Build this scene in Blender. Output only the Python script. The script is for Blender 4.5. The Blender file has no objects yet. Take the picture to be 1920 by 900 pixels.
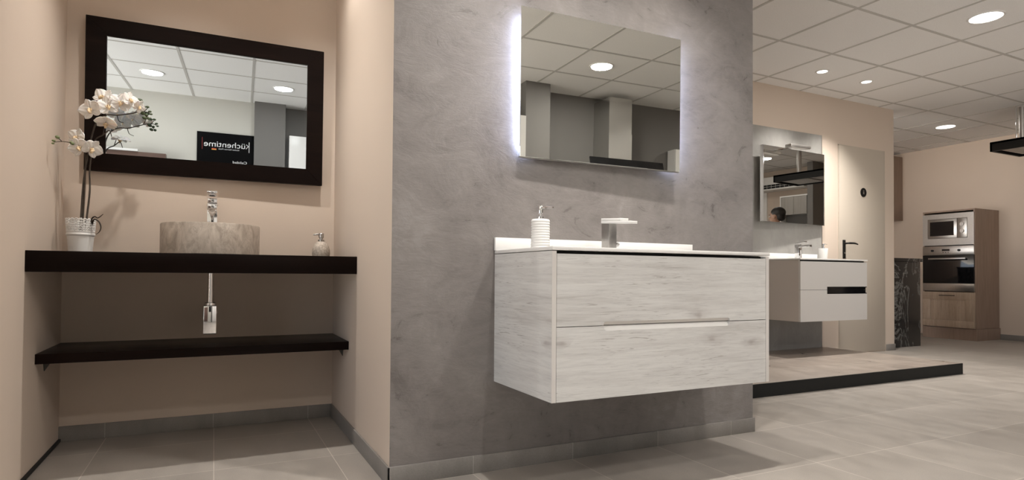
import bpy, bmesh, math, random
from mathutils import Vector, Matrix
random.seed(7)
C = bpy.context.scene.collection
S = bpy.context.scene
R = math.radians
PI = math.pi

# ------------------------------------------------------------------ camera, world, exposure
cam_d = bpy.data.cameras.new('camera')
cam = bpy.data.objects.new('camera', cam_d); C.objects.link(cam)
F_PX = 1132.56
cam_d.sensor_fit = 'HORIZONTAL'; cam_d.sensor_width = 36.0
cam_d.lens = F_PX / 1920 * 36.0
cam_d.shift_y = 46.11 / 1920
cam_d.clip_start = 0.02; cam_d.clip_end = 60
YAW, PITCH, ROLL = 0.4582, 0.0176, 0.0070
fw = Vector((math.sin(YAW) * math.cos(PITCH), math.cos(YAW) * math.cos(PITCH), math.sin(PITCH)))
rt = Vector((math.cos(YAW), -math.sin(YAW), 0)); up = rt.cross(fw)
rt2 = rt * math.cos(ROLL) + up * math.sin(ROLL); up2 = -rt * math.sin(ROLL) + up * math.cos(ROLL)
m = Matrix((rt2, up2, -fw)).transposed().to_4x4(); m.translation = (0, 0, 0.7645)
cam.matrix_world = m
S.camera = cam
w = bpy.data.worlds.new('world'); S.world = w; w.use_nodes = True
wn_ = w.node_tree      # dim sky above; bright warm lower half added to throw light up at the ceiling
tcw = wn_.nodes.new('ShaderNodeTexCoord'); sxw = wn_.nodes.new('ShaderNodeSeparateXYZ')
wn_.links.new(tcw.outputs['Generated'], sxw.inputs[0])
mpw = wn_.nodes.new('ShaderNodeMapRange'); mpw.inputs[1].default_value = -0.02; mpw.inputs[2].default_value = 0.02
mxw = wn_.nodes.new('ShaderNodeMix'); mxw.data_type = 'RGBA'
mxw.inputs[6].default_value = (1.0, 0.93, 0.84, 1); mxw.inputs[7].default_value = (0.22, 0.25, 0.29, 1)
wn_.links.new(sxw.outputs[2], mpw.inputs[0]); wn_.links.new(mpw.outputs[0], mxw.inputs[0])
wn_.links.new(mxw.outputs[2], wn_.nodes['Background'].inputs[0])
w.node_tree.nodes['Background'].inputs[1].default_value = 12.5
S.view_settings.view_transform = 'Standard'; S.view_settings.look = 'None'
S.view_settings.gamma = 1; S.view_settings.use_curve_mapping = False
S.view_settings.exposure = 0.0
S.cycles.sample_clamp_indirect = 4.0
S.cycles.caustics_refractive = False
S.cycles.max_bounces = 10; S.cycles.diffuse_bounces = 5

LIGHT_COL = (1.0, 0.955, 0.90)
PANEL_W = 17.0      # each large round ceiling lamp
SPOT_W = 26.0       # each small recessed spot
H = 2.554           # ceiling height
WIN = (-1.0, 1.2, 0.25, 2.30)    # shop window in the west wall: y0, y1, z0, z1
FILL_WIN = (4.95, 6.3, 0.10, 1.60)    # unseen fill window added to brighten the room, south wall: x0, x1, z0, z1
def portal(loc, sx_, sy_, direction):
    pd = bpy.data.lights.new('window_portal', 'AREA'); pd.shape = 'RECTANGLE'; pd.size = sx_; pd.size_y = sy_
    pd.cycles.is_portal = True
    po = bpy.data.objects.new('window_portal', pd); C.objects.link(po); po.location = loc
    po.rotation_euler = Vector(direction).to_track_quat('-Z', 'Z').to_euler()
portal((-3.42, (WIN[0] + WIN[1]) / 2, (WIN[2] + WIN[3]) / 2), WIN[1] - WIN[0], WIN[3] - WIN[2], (1, 0, 0))
portal(((FILL_WIN[0] + FILL_WIN[1]) / 2, -1.47, (FILL_WIN[2] + FILL_WIN[3]) / 2), FILL_WIN[1] - FILL_WIN[0], FILL_WIN[3] - FILL_WIN[2], (0, 1, 0))

# ------------------------------------------------------------------ materials
def new_mat(name):
    mt = bpy.data.materials.new(name); mt.use_nodes = True
    nt = mt.node_tree; b = nt.nodes['Principled BSDF']
    return mt, nt, b
def N(nt, t, **kw):
    n = nt.nodes.new(t)
    for k, v in kw.items(): setattr(n, k, v)
    return n
def plain(name, col, rough=0.5, metal=0.0, spec=None, coat=0.0, noise=0.0, nscale=30, bump=0.0, bscale=200):
    mt, nt, b = new_mat(name)
    b.inputs['Base Color'].default_value = (*col, 1); b.inputs['Roughness'].default_value = rough
    b.inputs['Metallic'].default_value = metal
    if spec is not None: b.inputs['Specular IOR Level'].default_value = spec
    b.inputs['Coat Weight'].default_value = coat; b.inputs['Coat Roughness'].default_value = 0.05
    tc = N(nt, 'ShaderNodeTexCoord')
    if noise:
        n = N(nt, 'ShaderNodeTexNoise'); n.inputs['Scale'].default_value = nscale; n.inputs['Detail'].default_value = 5
        nt.links.new(tc.outputs['Object'], n.inputs['Vector'])
        r = N(nt, 'ShaderNodeValToRGB')
        r.color_ramp.elements[0].position = 0.3; r.color_ramp.elements[1].position = 0.7
        r.color_ramp.elements[0].color = (*[c * (1 - noise) for c in col], 1)
        r.color_ramp.elements[1].color = (*[min(1, c * (1 + noise)) for c in col], 1)
        nt.links.new(n.outputs['Fac'], r.inputs['Fac']); nt.links.new(r.outputs['Color'], b.inputs['Base Color'])
    if bump:
        n = N(nt, 'ShaderNodeTexNoise'); n.inputs['Scale'].default_value = bscale; n.inputs['Detail'].default_value = 3
        nt.links.new(tc.outputs['Object'], n.inputs['Vector'])
        bp = N(nt, 'ShaderNodeBump'); bp.inputs['Strength'].default_value = bump; bp.inputs['Distance'].default_value = 0.002
        nt.links.new(n.outputs['Fac'], bp.inputs['Height']); nt.links.new(bp.outputs['Normal'], b.inputs['Normal'])
    return mt
def ramp(nt, src, stops):
    r = N(nt, 'ShaderNodeValToRGB'); cr = r.color_ramp
    while len(cr.elements) < len(stops): cr.elements.new(0.5)
    for e, (p, c) in zip(cr.elements, stops):
        e.position = p; e.color = (*c, 1) if len(c) == 3 else c
    nt.links.new(src, r.inputs['Fac']); return r.outputs['Color']
def noise(nt, vec, scale, detail=4, rough=0.5, dist=0.0):
    n = N(nt, 'ShaderNodeTexNoise')
    n.inputs['Scale'].default_value = scale; n.inputs['Detail'].default_value = detail
    n.inputs['Roughness'].default_value = rough; n.inputs['Distortion'].default_value = dist
    nt.links.new(vec, n.inputs['Vector']); return n.outputs['Fac']
def mix(nt, fac, a, b_, mode='MIX'):
    mx = N(nt, 'ShaderNodeMix', data_type='RGBA', blend_type=mode)
    for s, v in ((0, fac), (6, a), (7, b_)):
        if isinstance(v, (int, float)): mx.inputs[s].default_value = v
        elif isinstance(v, tuple): mx.inputs[s].default_value = (*v, 1)
        else: nt.links.new(v, mx.inputs[s])
    return mx.outputs[2]
def mapping(nt, vec, scale=(1, 1, 1), loc=(0, 0, 0), rot=(0, 0, 0)):
    mp = N(nt, 'ShaderNodeMapping')
    mp.inputs['Scale'].default_value = scale; mp.inputs['Location'].default_value = loc; mp.inputs['Rotation'].default_value = rot
    nt.links.new(vec, mp.inputs['Vector']); return mp.outputs['Vector']
def bump(nt, b, h, strength, dist=0.002):
    bp = N(nt, 'ShaderNodeBump'); bp.inputs['Strength'].default_value = strength; bp.inputs['Distance'].default_value = dist
    nt.links.new(h, bp.inputs['Height']); nt.links.new(bp.outputs['Normal'], b.inputs['Normal'])
def geo_pos(nt): return N(nt, 'ShaderNodeNewGeometry').outputs['Position']
def math_(nt, op, a, b_=None):
    n = N(nt, 'ShaderNodeMath', operation=op)
    for i, v in enumerate((a, b_)):
        if v is None: continue
        if isinstance(v, (int, float)): n.inputs[i].default_value = v
        else: nt.links.new(v, n.inputs[i])
    return n.outputs[0]

def paint(name, col):
    mt, nt, b = new_mat(name); p = geo_pos(nt)
    f = noise(nt, p, 0.9, 3)
    c = ramp(nt, f, [(0.3, [x * 0.97 for x in col]), (0.7, [min(1, x * 1.03) for x in col])])
    nt.links.new(c, b.inputs['Base Color']); b.inputs['Roughness'].default_value = 0.75
    bump(nt, b, noise(nt, p, 260, 3), 0.25, 0.0012); return mt
def stucco(name):
    mt, nt, b = new_mat(name); p = geo_pos(nt)
    a = noise(nt, mapping(nt, p, (1.0, 1, 0.9), rot=(0, 0.5, 0)), 2.0, 4, 0.6, 1.0)
    d = noise(nt, mapping(nt, p, (1.0, 1, 1.5), rot=(0, 0.9, 0)), 4.5, 8, 0.68, 2.2)
    e = noise(nt, mapping(nt, p, (1.0, 1, 3.5), rot=(0, -0.8, 0)), 16.0, 8, 0.7, 2.0)
    k = math_(nt, 'ADD', math_(nt, 'MULTIPLY', a, 0.5), math_(nt, 'ADD', math_(nt, 'MULTIPLY', d, 0.33), math_(nt, 'MULTIPLY', e, 0.17)))
    c = ramp(nt, k, [(0.36, (0.125, 0.112, 0.105)), (0.46, (0.19, 0.172, 0.163)), (0.56, (0.225, 0.205, 0.194)), (0.66, (0.285, 0.264, 0.252))])
    nt.links.new(c, b.inputs['Base Color'])
    rr = ramp(nt, d, [(0.3, (0.25,) * 3), (0.7, (0.42,) * 3)])
    nt.links.new(rr, b.inputs['Roughness'])
    bump(nt, b, math_(nt, 'ADD', math_(nt, 'MULTIPLY', e, 0.5), d), 0.45, 0.004); return mt
def tile(name, ox, oy, px, py, c1, c2, grout, mortar=0.0016, rough=0.42):
    mt, nt, b = new_mat(name); p = geo_pos(nt)
    v = mapping(nt, p, loc=(-ox + 60 * px, -oy + 60 * py, 0))
    br = N(nt, 'ShaderNodeTexBrick'); br.offset = 0; br.squash = 1
    br.inputs['Scale'].default_value = 1; br.inputs['Brick Width'].default_value = px; br.inputs['Row Height'].default_value = py
    br.inputs['Mortar Size'].default_value = mortar; br.inputs['Mortar Smooth'].default_value = 0.2
    br.inputs['Color1'].default_value = (*c1, 1); br.inputs['Color2'].default_value = (*c2, 1); br.inputs['Mortar'].default_value = (*grout, 1)
    nt.links.new(v, br.inputs['Vector'])
    cl = noise(nt, mapping(nt, p, (2.2, 1, 1)), 4.0, 6, 0.6)
    sp = noise(nt, p, 240, 2)
    k = ramp(nt, cl, [(0.3, (0.86,) * 3), (0.7, (1.12,) * 3)])
    k2 = ramp(nt, sp, [(0.3, (0.93,) * 3), (0.7, (1.06,) * 3)])
    c = mix(nt, 1.0, mix(nt, 1.0, br.outputs['Color'], k, 'MULTIPLY'), k2, 'MULTIPLY')
    nt.links.new(c, b.inputs['Base Color'])
    nt.links.new(ramp(nt, cl, [(0.3, (rough - .06,) * 3), (0.7, (rough + .1,) * 3)]), b.inputs['Roughness'])
    inv = math_(nt, 'SUBTRACT', 1.0, br.outputs['Fac'])
    bump(nt, b, inv, 0.3, 0.0012); return mt
def wood(name, stops, axis='h', scale=1.0, rough=0.45, crack=None, knots=False, coat=0.0, spec=0.5):
    """grain runs along x+y ('h') or along z ('v')"""
    mt, nt, b = new_mat(name); p = N(nt, 'ShaderNodeTexCoord').outputs['Object']
    sx = N(nt, 'ShaderNodeSeparateXYZ'); nt.links.new(p, sx.inputs[0])
    xy = math_(nt, 'ADD', sx.outputs[0], sx.outputs[1])
    cb = N(nt, 'ShaderNodeCombineXYZ')
    if axis == 'h': nt.links.new(xy, cb.inputs[0]); nt.links.new(sx.outputs[2], cb.inputs[1])
    else: nt.links.new(sx.outputs[2], cb.inputs[0]); nt.links.new(xy, cb.inputs[1])
    v = cb.outputs[0]
    g = noise(nt, mapping(nt, v, (1.6 * scale, 26 * scale, 1)), 1.0, 6, 0.6, 0.6)
    g2 = noise(nt, mapping(nt, v, (5 * scale, 110 * scale, 1)), 1.0, 4, 0.6)
    big = noise(nt, mapping(nt, v, (1.2, 4.5, 1)), 1.0, 3)
    k = math_(nt, 'ADD', math_(nt, 'MULTIPLY', g, 0.5), math_(nt, 'ADD', math_(nt, 'MULTIPLY', g2, 0.2), math_(nt, 'MULTIPLY', big, 0.3)))
    c = ramp(nt, k, stops)
    if crack:
        fl_ = noise(nt, mapping(nt, v, (9, 160, 1)), 1.0, 5, 0.65, 1.2)
        c = mix(nt, 1.0, c, ramp(nt, fl_, [(0.35, (0.88,) * 3), (0.5, (1.0,) * 3), (0.7, (1.03,) * 3)]), 'MULTIPLY')
        cr = noise(nt, mapping(nt, v, (5, 85, 1)), 1.0, 4, 0.6, 2.5)
        msk = noise(nt, mapping(nt, v, (2.6, 7, 1), loc=(3, 1, 0)), 1.0, 2)
        f1 = ramp(nt, cr, [(0.58, (0, 0, 0)), (0.66, (1, 1, 1))]); f2 = ramp(nt, msk, [(0.44, (0, 0, 0)), (0.58, (1, 1, 1))])
        c = mix(nt, math_(nt, 'MULTIPLY', math_(nt, 'MULTIPLY', f1, f2), 0.6), c, crack)
    if knots:
        vo = N(nt, 'ShaderNodeTexVoronoi'); vo.inputs['Scale'].default_value = 1.0; vo.voronoi_dimensions = '2D'
        dist = mapping(nt, v, (3.1, 8.0, 1), loc=(0.55, 0.9, 0))
        wob = N(nt, 'ShaderNodeTexNoise'); wob.inputs['Scale'].default_value = 4; nt.links.new(dist, wob.inputs['Vector'])
        ad = N(nt, 'ShaderNodeVectorMath', operation='ADD'); sc = N(nt, 'ShaderNodeVectorMath', operation='SCALE'); sc.inputs[3].default_value = 0.25
        nt.links.new(wob.outputs['Color'], sc.inputs[0]); nt.links.new(dist, ad.inputs[0]); nt.links.new(sc.outputs[0], ad.inputs[1])
        nt.links.new(ad.outputs[0], vo.inputs['Vector'])
        kf = ramp(nt, vo.outputs['Distance'], [(0.02, (1, 1, 1)), (0.09, (0.35,) * 3), (0.24, (0, 0, 0))])
        rnd = N(nt, 'ShaderNodeSeparateColor'); nt.links.new(vo.outputs['Color'], rnd.inputs[0])
        gate = ramp(nt, rnd.outputs[0], [(0.5, (0, 0, 0)), (0.52, (1, 1, 1))])
        c = mix(nt, math_(nt, 'MULTIPLY', math_(nt, 'MULTIPLY', kf, gate), 0.5), c, (0.25, 0.2, 0.19))
    nt.links.new(c, b.inputs['Base Color']); b.inputs['Roughness'].default_value = rough
    b.inputs['Coat Weight'].default_value = coat; b.inputs['Coat Roughness'].default_value = 0.15; b.inputs['Specular IOR Level'].default_value = spec
    bump(nt, b, k, 0.12, 0.001); return mt
def stone(name, stops, vein, scale=1.0, rough=0.5, vw=(0.46, 0.5, 0.54), amt=0.7):
    mt, nt, b = new_mat(name); p = N(nt, 'ShaderNodeTexCoord').outputs['Object']
    a = noise(nt, mapping(nt, p, (1, 1, 0.55)), 9 * scale, 7, 0.62, 0.8)
    v = noise(nt, mapping(nt, p, (1, 1, 0.45), loc=(4, 2, 7)), 4.5 * scale, 8, 0.6, 1.8)
    c = ramp(nt, a, stops)
    f = ramp(nt, v, [(vw[0], (0, 0, 0)), (vw[1], (1, 1, 1)), (vw[2], (0, 0, 0))])
    c = mix(nt, math_(nt, 'MULTIPLY', f, amt), c, vein)
    nt.links.new(c, b.inputs['Base Color']); b.inputs['Roughness'].default_value = rough
    bump(nt, b, a, 0.15, 0.001); return mt
def emit(name, col, st):
    mt, nt, b = new_mat(name)
    b.inputs['Base Color'].default_value = (*col, 1); b.inputs['Emission Color'].default_value = (*col, 1)
    b.inputs['Emission Strength'].default_value = st; return mt

M = {}
M['beige'] = paint('beige_wall_paint', (0.62, 0.52, 0.435))
M['cream'] = paint('cream_wall_paint', (0.60, 0.585, 0.535))
M['greywall'] = paint('dark_grey_wall_paint', (0.175, 0.167, 0.157))
M['stucco'] = stucco('grey_stucco')
FX, FY, TX, TY = 0.010, 2.156, 0.4465, 0.467
M['floor'] = tile('floor_tile', FX, FY, TX, TY, (0.31, 0.28, 0.25), (0.37, 0.335, 0.30), (0.54, 0.495, 0.44), 0.0017)
M['base'] = tile('baseboard_tile', 0.9038, 50.3, 0.4486, 100, (0.22, 0.205, 0.19), (0.26, 0.24, 0.222), (0.42, 0.39, 0.355), 0.0012)
M['ceil'] = plain('ceiling_tile', (0.90, 0.89, 0.875), 0.85, noise=0.04, nscale=150, bump=0.15, bscale=300)
M['tbar'] = plain('ceiling_grid_bar', (0.55, 0.535, 0.51), 0.5)
M['wenge'] = wood('dark_wenge', [(0.3, (0.004, 0.0025, 0.0022)), (0.55, (0.009, 0.005, 0.004)), (0.75, (0.022, 0.011, 0.009))], 'h', 1.2, 0.3, spec=0.07)
M['whiteoak'] = wood('whitewashed_oak', [(0.36, (0.56, 0.545, 0.525)), (0.45, (0.67, 0.66, 0.645)), (0.54, (0.735, 0.73, 0.715)), (0.64, (0.79, 0.785, 0.77))], 'h', 1.0, 0.45, crack=(0.27, 0.24, 0.22), knots=True)
M['oakedge'] = plain('whitewashed_edge_band', (0.74, 0.71, 0.68), 0.45)
M['brownoak'] = wood('brown_oak', [(0.3, (0.20, 0.135, 0.10)), (0.5, (0.27, 0.19, 0.145)), (0.7, (0.34, 0.245, 0.19))], 'v', 1.4, 0.5)
M['lightoak'] = wood('light_oak_front', [(0.3, (0.30, 0.22, 0.16)), (0.5, (0.42, 0.32, 0.24)), (0.7, (0.52, 0.41, 0.32))], 'v', 1.2, 0.5, crack=(0.2, 0.14, 0.1))
M['greyoak'] = wood('grey_oak', [(0.3, (0.26, 0.24, 0.22)), (0.7, (0.38, 0.36, 0.33))], 'v', 1.2, 0.5)
M['white'] = plain('gloss_white', (0.86, 0.85, 0.83), 0.18)
M['whitematt'] = plain('satin_white', (0.80, 0.79, 0.77), 0.4)
M['lacquer'] = plain('pale_grey_lacquer', (0.66, 0.64, 0.62), 0.3)
M['lacquerside'] = plain('greige_lacquer', (0.58, 0.53, 0.49), 0.35)
M['ceramic'] = plain('white_ceramic', (0.88, 0.87, 0.85), 0.25)
M['chrome'] = plain('chrome', (0.86, 0.86, 0.87), 0.06, 1.0)
M['brushed'] = plain('brushed_steel', (0.44, 0.425, 0.41), 0.33, 1.0, noise=0.05, nscale=60)
M['hoodsteel'] = plain('hood_brushed_steel', (0.62, 0.61, 0.59), 0.22, 1.0); hb2 = M['hoodsteel'].node_tree
tg_ = hb2.nodes.new('ShaderNodeTangent'); tg_.direction_type = 'RADIAL'; tg_.axis = 'Z'
hb2.links.new(tg_.outputs[0], hb2.nodes['Principled BSDF'].inputs['Tangent']); hb2.nodes['Principled BSDF'].inputs['Anisotropic'].default_value = 0.9
M['satinsteel'] = plain('satin_steel', (0.55, 0.53, 0.51), 0.35, 1.0)
M['mirror_cool'] = plain('mirror_silvering_cool', (0.84, 0.92, 0.985), 0.0, 1.0)
M['mirror_warm'] = plain('mirror_silvering_warm', (0.90, 0.91, 0.87), 0.0, 1.0)
M['mirror_dim'] = plain('mirror_silvering_grey', (0.78, 0.77, 0.74), 0.0, 1.0)
M['glassedge'] = plain('mirror_edge', (0.55, 0.57, 0.57), 0.12, 0.7)
M['black'] = plain('satin_black', (0.008, 0.008, 0.008), 0.35, spec=0.25)
M['blackglass'] = plain('black_glass', (0.006, 0.006, 0.007), 0.08, spec=0.5)
M['bracket'] = plain('grey_bracket', (0.07, 0.07, 0.06), 0.5)
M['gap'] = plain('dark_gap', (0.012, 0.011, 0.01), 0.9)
M['fascia'] = plain('platform_fascia', (0.014, 0.014, 0.013), 0.5, spec=0.2)
M['platform'] = tile('platform_top', 0.0, 2.747, 1.2, 0.2, (0.30, 0.25, 0.215), (0.34, 0.29, 0.25), (0.27, 0.23, 0.20), 0.0006, 0.33)
M['travertine'] = stone('travertine', [(0.3, (0.30, 0.25, 0.205)), (0.5, (0.46, 0.40, 0.34)), (0.7, (0.60, 0.54, 0.47))], (0.25, 0.20, 0.165), 2.6, 0.45, (0.485, 0.5, 0.515), 0.45)
M['pebble'] = plain('sandstone', (0.42, 0.36, 0.30), 0.7, noise=0.3, nscale=120, bump=0.4, bscale=180)
M['marble'] = stone('black_marble', [(0.3, (0.008, 0.008, 0.009)), (0.7, (0.02, 0.02, 0.02))], (0.30, 0.30, 0.285), 0.9, 0.25, (0.465, 0.5, 0.53), 0.6)
M['concrete'] = stone('grey_concrete_panel', [(0.3, (0.26, 0.25, 0.235)), (0.7, (0.33, 0.32, 0.30))], (0.24, 0.23, 0.22), 0.6, 0.45, amt=0.3)
M['door'] = paint('door_paint', (0.50, 0.44, 0.37))
M['petal'] = plain('orchid_petal', (0.90, 0.85, 0.80), 0.55, noise=0.03, nscale=40); M['petal'].node_tree.nodes['Principled BSDF'].inputs['Subsurface Weight'].default_value = 0.15
M['lip'] = plain('orchid_lip', (0.78, 0.60, 0.38), 0.5, noise=0.25, nscale=90)
M['stem'] = plain('orchid_stem', (0.045, 0.032, 0.022), 0.6, noise=0.3, nscale=60)
M['bud'] = plain('orchid_bud', (0.07, 0.10, 0.045), 0.5, noise=0.2, nscale=60)
M['budlight'] = plain('orchid_young_bud', (0.17, 0.21, 0.09), 0.5, noise=0.2, nscale=60)
M['moss'] = plain('pot_filling', (0.06, 0.045, 0.03), 0.9, noise=0.4, nscale=80, bump=1.0, bscale=90)
M['lamp'] = emit('lamp_diffuser', (1.0, 0.95, 0.88), 9.0)
M['spotlens'] = emit('spot_lens', (1.0, 0.94, 0.85), 6.0)
mt, nt, b_ = new_mat('window_glass'); lw_ = N(nt, 'ShaderNodeFresnel'); lw_.inputs[0].default_value = 1.35
tr_ = N(nt, 'ShaderNodeBsdfTransparent'); gl_ = N(nt, 'ShaderNodeBsdfGlossy'); gl_.inputs['Roughness'].default_value = 0.0; mx_ = N(nt, 'ShaderNodeMixShader')
nt.links.new(lw_.outputs[0], mx_.inputs[0]); nt.links.new(tr_.outputs[0], mx_.inputs[1]); nt.links.new(gl_.outputs[0], mx_.inputs[2])
nt.links.new(mx_.outputs[0], nt.nodes['Material Output'].inputs[0]); M['pane'] = mt
M['led'] = emit('cool_led', (0.60, 0.70, 1.0), 60.0)
M['textwhite'] = plain('sign_white_print', (0.85, 0.85, 0.85), 0.5)
M['signred'] = plain('sign_red_print', (0.25, 0.03, 0.03), 0.5)
M['flagred'] = plain('flag_red', (0.6, 0.05, 0.03), 0.5)
M['flaggold'] = plain('flag_gold', (0.75, 0.45, 0.08), 0.5)
M['signblack'] = plain('sign_board', (0.003, 0.003, 0.0035), 0.4, spec=0.1)
M['skin'] = plain('skin', (0.45, 0.27, 0.19), 0.5)
M['hair'] = plain('black_hair', (0.012, 0.010, 0.009), 0.5, noise=0.4, nscale=120, bump=0.6, bscale=160)
M['shirt'] = plain('brown_shirt', (0.16, 0.10, 0.075), 0.8, noise=0.1, nscale=200)
M['trouser'] = plain('dark_trousers', (0.03, 0.03, 0.04), 0.8)
M['shoe'] = plain('black_shoe', (0.015, 0.013, 0.012), 0.4)
M['walnut'] = wood('walnut_cabinet', [(0.3, (0.09, 0.055, 0.045)), (0.7, (0.16, 0.10, 0.08))], 'h', 1.0, 0.4)

# ------------------------------------------------------------------ geometry helpers
def BM(): return bmesh.new()
def merge(dst, src, mat4=None):
    if mat4 is not None: bmesh.ops.transform(src, matrix=mat4, verts=src.verts)
    tmp = bpy.data.meshes.new('tmp'); src.to_mesh(tmp); src.free(); dst.from_mesh(tmp); bpy.data.meshes.remove(tmp)
def box(bm, x0, x1, y0, y1, z0, z1, bev=0.0, seg=2, mat4=None):
    b = BM(); bmesh.ops.create_cube(b, size=1)
    for v in b.verts: v.co = Vector((x0 + (v.co.x + .5) * (x1 - x0), y0 + (v.co.y + .5) * (y1 - y0), z0 + (v.co.z + .5) * (z1 - z0)))
    if bev: bmesh.ops.bevel(b, geom=list(b.edges), offset=bev, segments=seg, affect='EDGES', profile=0.5)
    merge(bm, b, mat4); return bm
def lathe(bm, prof, cx=0, cy=0, seg=48, mat4=None, cap=True):
    b = BM(); rings = []
    for r, z in prof:
        if r < 1e-6: rings.append([b.verts.new((cx, cy, z))])
        else: rings.append([b.verts.new((cx + r * math.cos(2 * PI * i / seg), cy + r * math.sin(2 * PI * i / seg), z)) for i in range(seg)])
    for A, B in zip(rings, rings[1:]):
        for i in range(seg):
            j = (i + 1) % seg
            if len(A) == 1 and len(B) == 1: continue
            if len(A) == 1: b.faces.new((A[0], B[j], B[i]))
            elif len(B) == 1: b.faces.new((A[i], A[j], B[0]))
            else: b.faces.new((A[i], A[j], B[j], B[i]))
    if cap:
        if len(rings[0]) > 1: b.faces.new(list(reversed(rings[0])))
        if len(rings[-1]) > 1: b.faces.new(rings[-1])
    bmesh.ops.recalc_face_normals(b, faces=b.faces)
    merge(bm, b, mat4); return bm
def cyl(bm, p0, p1, r, seg=24, r2=None):
    p0, p1 = Vector(p0), Vector(p1); d = p1 - p0
    q = d.to_track_quat('Z', 'Y').to_matrix().to_4x4(); q.translation = p0
    return lathe(bm, [(r, 0), (r if r2 is None else r2, d.length)], seg=seg, mat4=q)
def tube(bm, pts, rads, seg=10, sub=6):
    P = [Vector(p) for p in pts]
    if not isinstance(rads, (list, tuple)): rads = [rads] * len(P)
    Q = []; Rr = []
    for i in range(len(P) - 1):
        p0 = P[max(i - 1, 0)]; p1 = P[i]; p2 = P[i + 1]; p3 = P[min(i + 2, len(P) - 1)]
        for k in range(sub):
            t = k / sub
            Q.append(0.5 * ((2 * p1) + (-p0 + p2) * t + (2 * p0 - 5 * p1 + 4 * p2 - p3) * t * t + (-p0 + 3 * p1 - 3 * p2 + p3) * t ** 3))
            Rr.append(rads[i] * (1 - t) + rads[i + 1] * t)
    Q.append(P[-1]); Rr.append(rads[-1])
    b = BM(); rings = []; prev = None
    for i, q in enumerate(Q):
        d = (Q[min(i + 1, len(Q) - 1)] - Q[max(i - 1, 0)]).normalized()
        a = prev - d * prev.dot(d) if prev is not None else d.orthogonal()
        a.normalize(); prev = a; c = d.cross(a)
        rings.append([b.verts.new(q + (a * math.cos(2 * PI * j / seg) + c * math.sin(2 * PI * j / seg)) * Rr[i]) for j in range(seg)])
    for A, B in zip(rings, rings[1:]):
        for j in range(seg): b.faces.new((A[j], A[(j + 1) % seg], B[(j + 1) % seg], B[j]))
    b.faces.new(list(reversed(rings[0]))); b.faces.new(rings[-1])
    bmesh.ops.recalc_face_normals(b, faces=b.faces); merge(bm, b); return bm
def ellip(bm, c, r, mat3=None, seg=20, rings=12):
    b = BM(); bmesh.ops.create_uvsphere(b, u_segments=seg, v_segments=rings, radius=1)
    m4 = Matrix.Translation(c) @ (mat3.to_4x4() if mat3 else Matrix.Identity(4)) @ Matrix.Diagonal((*r, 1))
    merge(bm, b, m4); return bm
def prism_y(bm, poly, y0, y1, bev=0):
    """polygon in (x,z) extruded from y0 to y1"""
    b = BM(); A = [b.verts.new((x, y0, z)) for x, z in poly]; B = [b.verts.new((x, y1, z)) for x, z in poly]
    b.faces.new(A); b.faces.new(list(reversed(B)))
    n = len(poly)
    for i in range(n): b.faces.new((A[i], B[i], B[(i + 1) % n], A[(i + 1) % n]))
    bmesh.ops.recalc_face_normals(b, faces=b.faces)
    merge(bm, b); return bm
def obj(name, bm, mat, parent=None, smooth=True, off=None, ang=35):
    if off is not None:
        bmesh.ops.translate(bm, vec=-Vector(off), verts=bm.verts)
    me = bpy.data.meshes.new(name); bm.to_mesh(me); bm.free()
    o = bpy.data.objects.new(name, me); C.objects.link(o)
    mats = mat if isinstance(mat, (list, tuple)) else [mat]
    for k in mats: me.materials.append(M[k] if isinstance(k, str) else k)
    if smooth:
        for p in me.polygons: p.use_smooth = True
        me.set_sharp_from_angle(angle=R(ang))
    if parent is not None: o.parent = parent
    return o
class Thing:
    """an Empty at the thing's base; parts are given in world coordinates (rot None) or local ones"""
    def __init__(s, name, label, cat, loc, group=None, rot=None):
        s.o = bpy.data.objects.new(name, None); C.objects.link(s.o); s.o.empty_display_size = 0.05
        s.o.location = loc; s.loc = Vector(loc); s.local = rot is not None
        if rot is not None: s.o.rotation_euler = rot
        s.o['label'] = label; s.o['category'] = cat
        if group: s.o['group'] = group
    def part(s, name, bm, mat, parent=None, label=None, **kw):
        o = obj(name, bm, mat, parent or s.o, off=None if s.local else s.loc, **kw)
        if label: o['label'] = label
        return o
def struct(name, bm, mat, **kw):
    o = obj(name, bm, mat, **kw); o['kind'] = 'structure'; return o
def tag(o, label, cat, group=None):
    o['label'] = label; o['category'] = cat
    if group: o['group'] = group
    return o

# ------------------------------------------------------------------ the room
XL, XC, XG = -0.6176, 0.5785, 2.4023       # niche sides, right end of the grey wall
YG, YB, Y2 = 2.1643, 3.3536, 3.9533        # grey wall, niche back, far display wall
X2, XE = 6.4703, 8.865                     # end of the far display wall, kitchen wall
YS = -1.12
struct('floor', box(BM(), -3.4, 9.3, -2.7, 6.3, -0.1, 0), 'floor', smooth=False)
struct('ceiling', box(BM(), -3.4, 9.3, -2.7, 6.3, H, H + 0.1), 'ceil', smooth=False)
b = BM()
GX, GY, PX, PY = 3.81, 3.80, 0.602, 0.62
k = -12
while GX + k * PX < 9.2:
    x = GX + k * PX
    if x > -3.3: box(b, x - .011, x + .011, -2.6, 6.2, H - .0025, H + .001)
    k += 1
k = -11
while GY + k * PY < 6.2:
    y = GY + k * PY
    if y > -2.6: box(b, -3.3, 9.2, y - .011, y + .011, H - .0024, H + .001)
    k += 1
struct('trim_1', b, 'tbar', smooth=False)
def side_mat(o, fn):
    for p in o.data.polygons: p.material_index = fn(p.normal)
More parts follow.
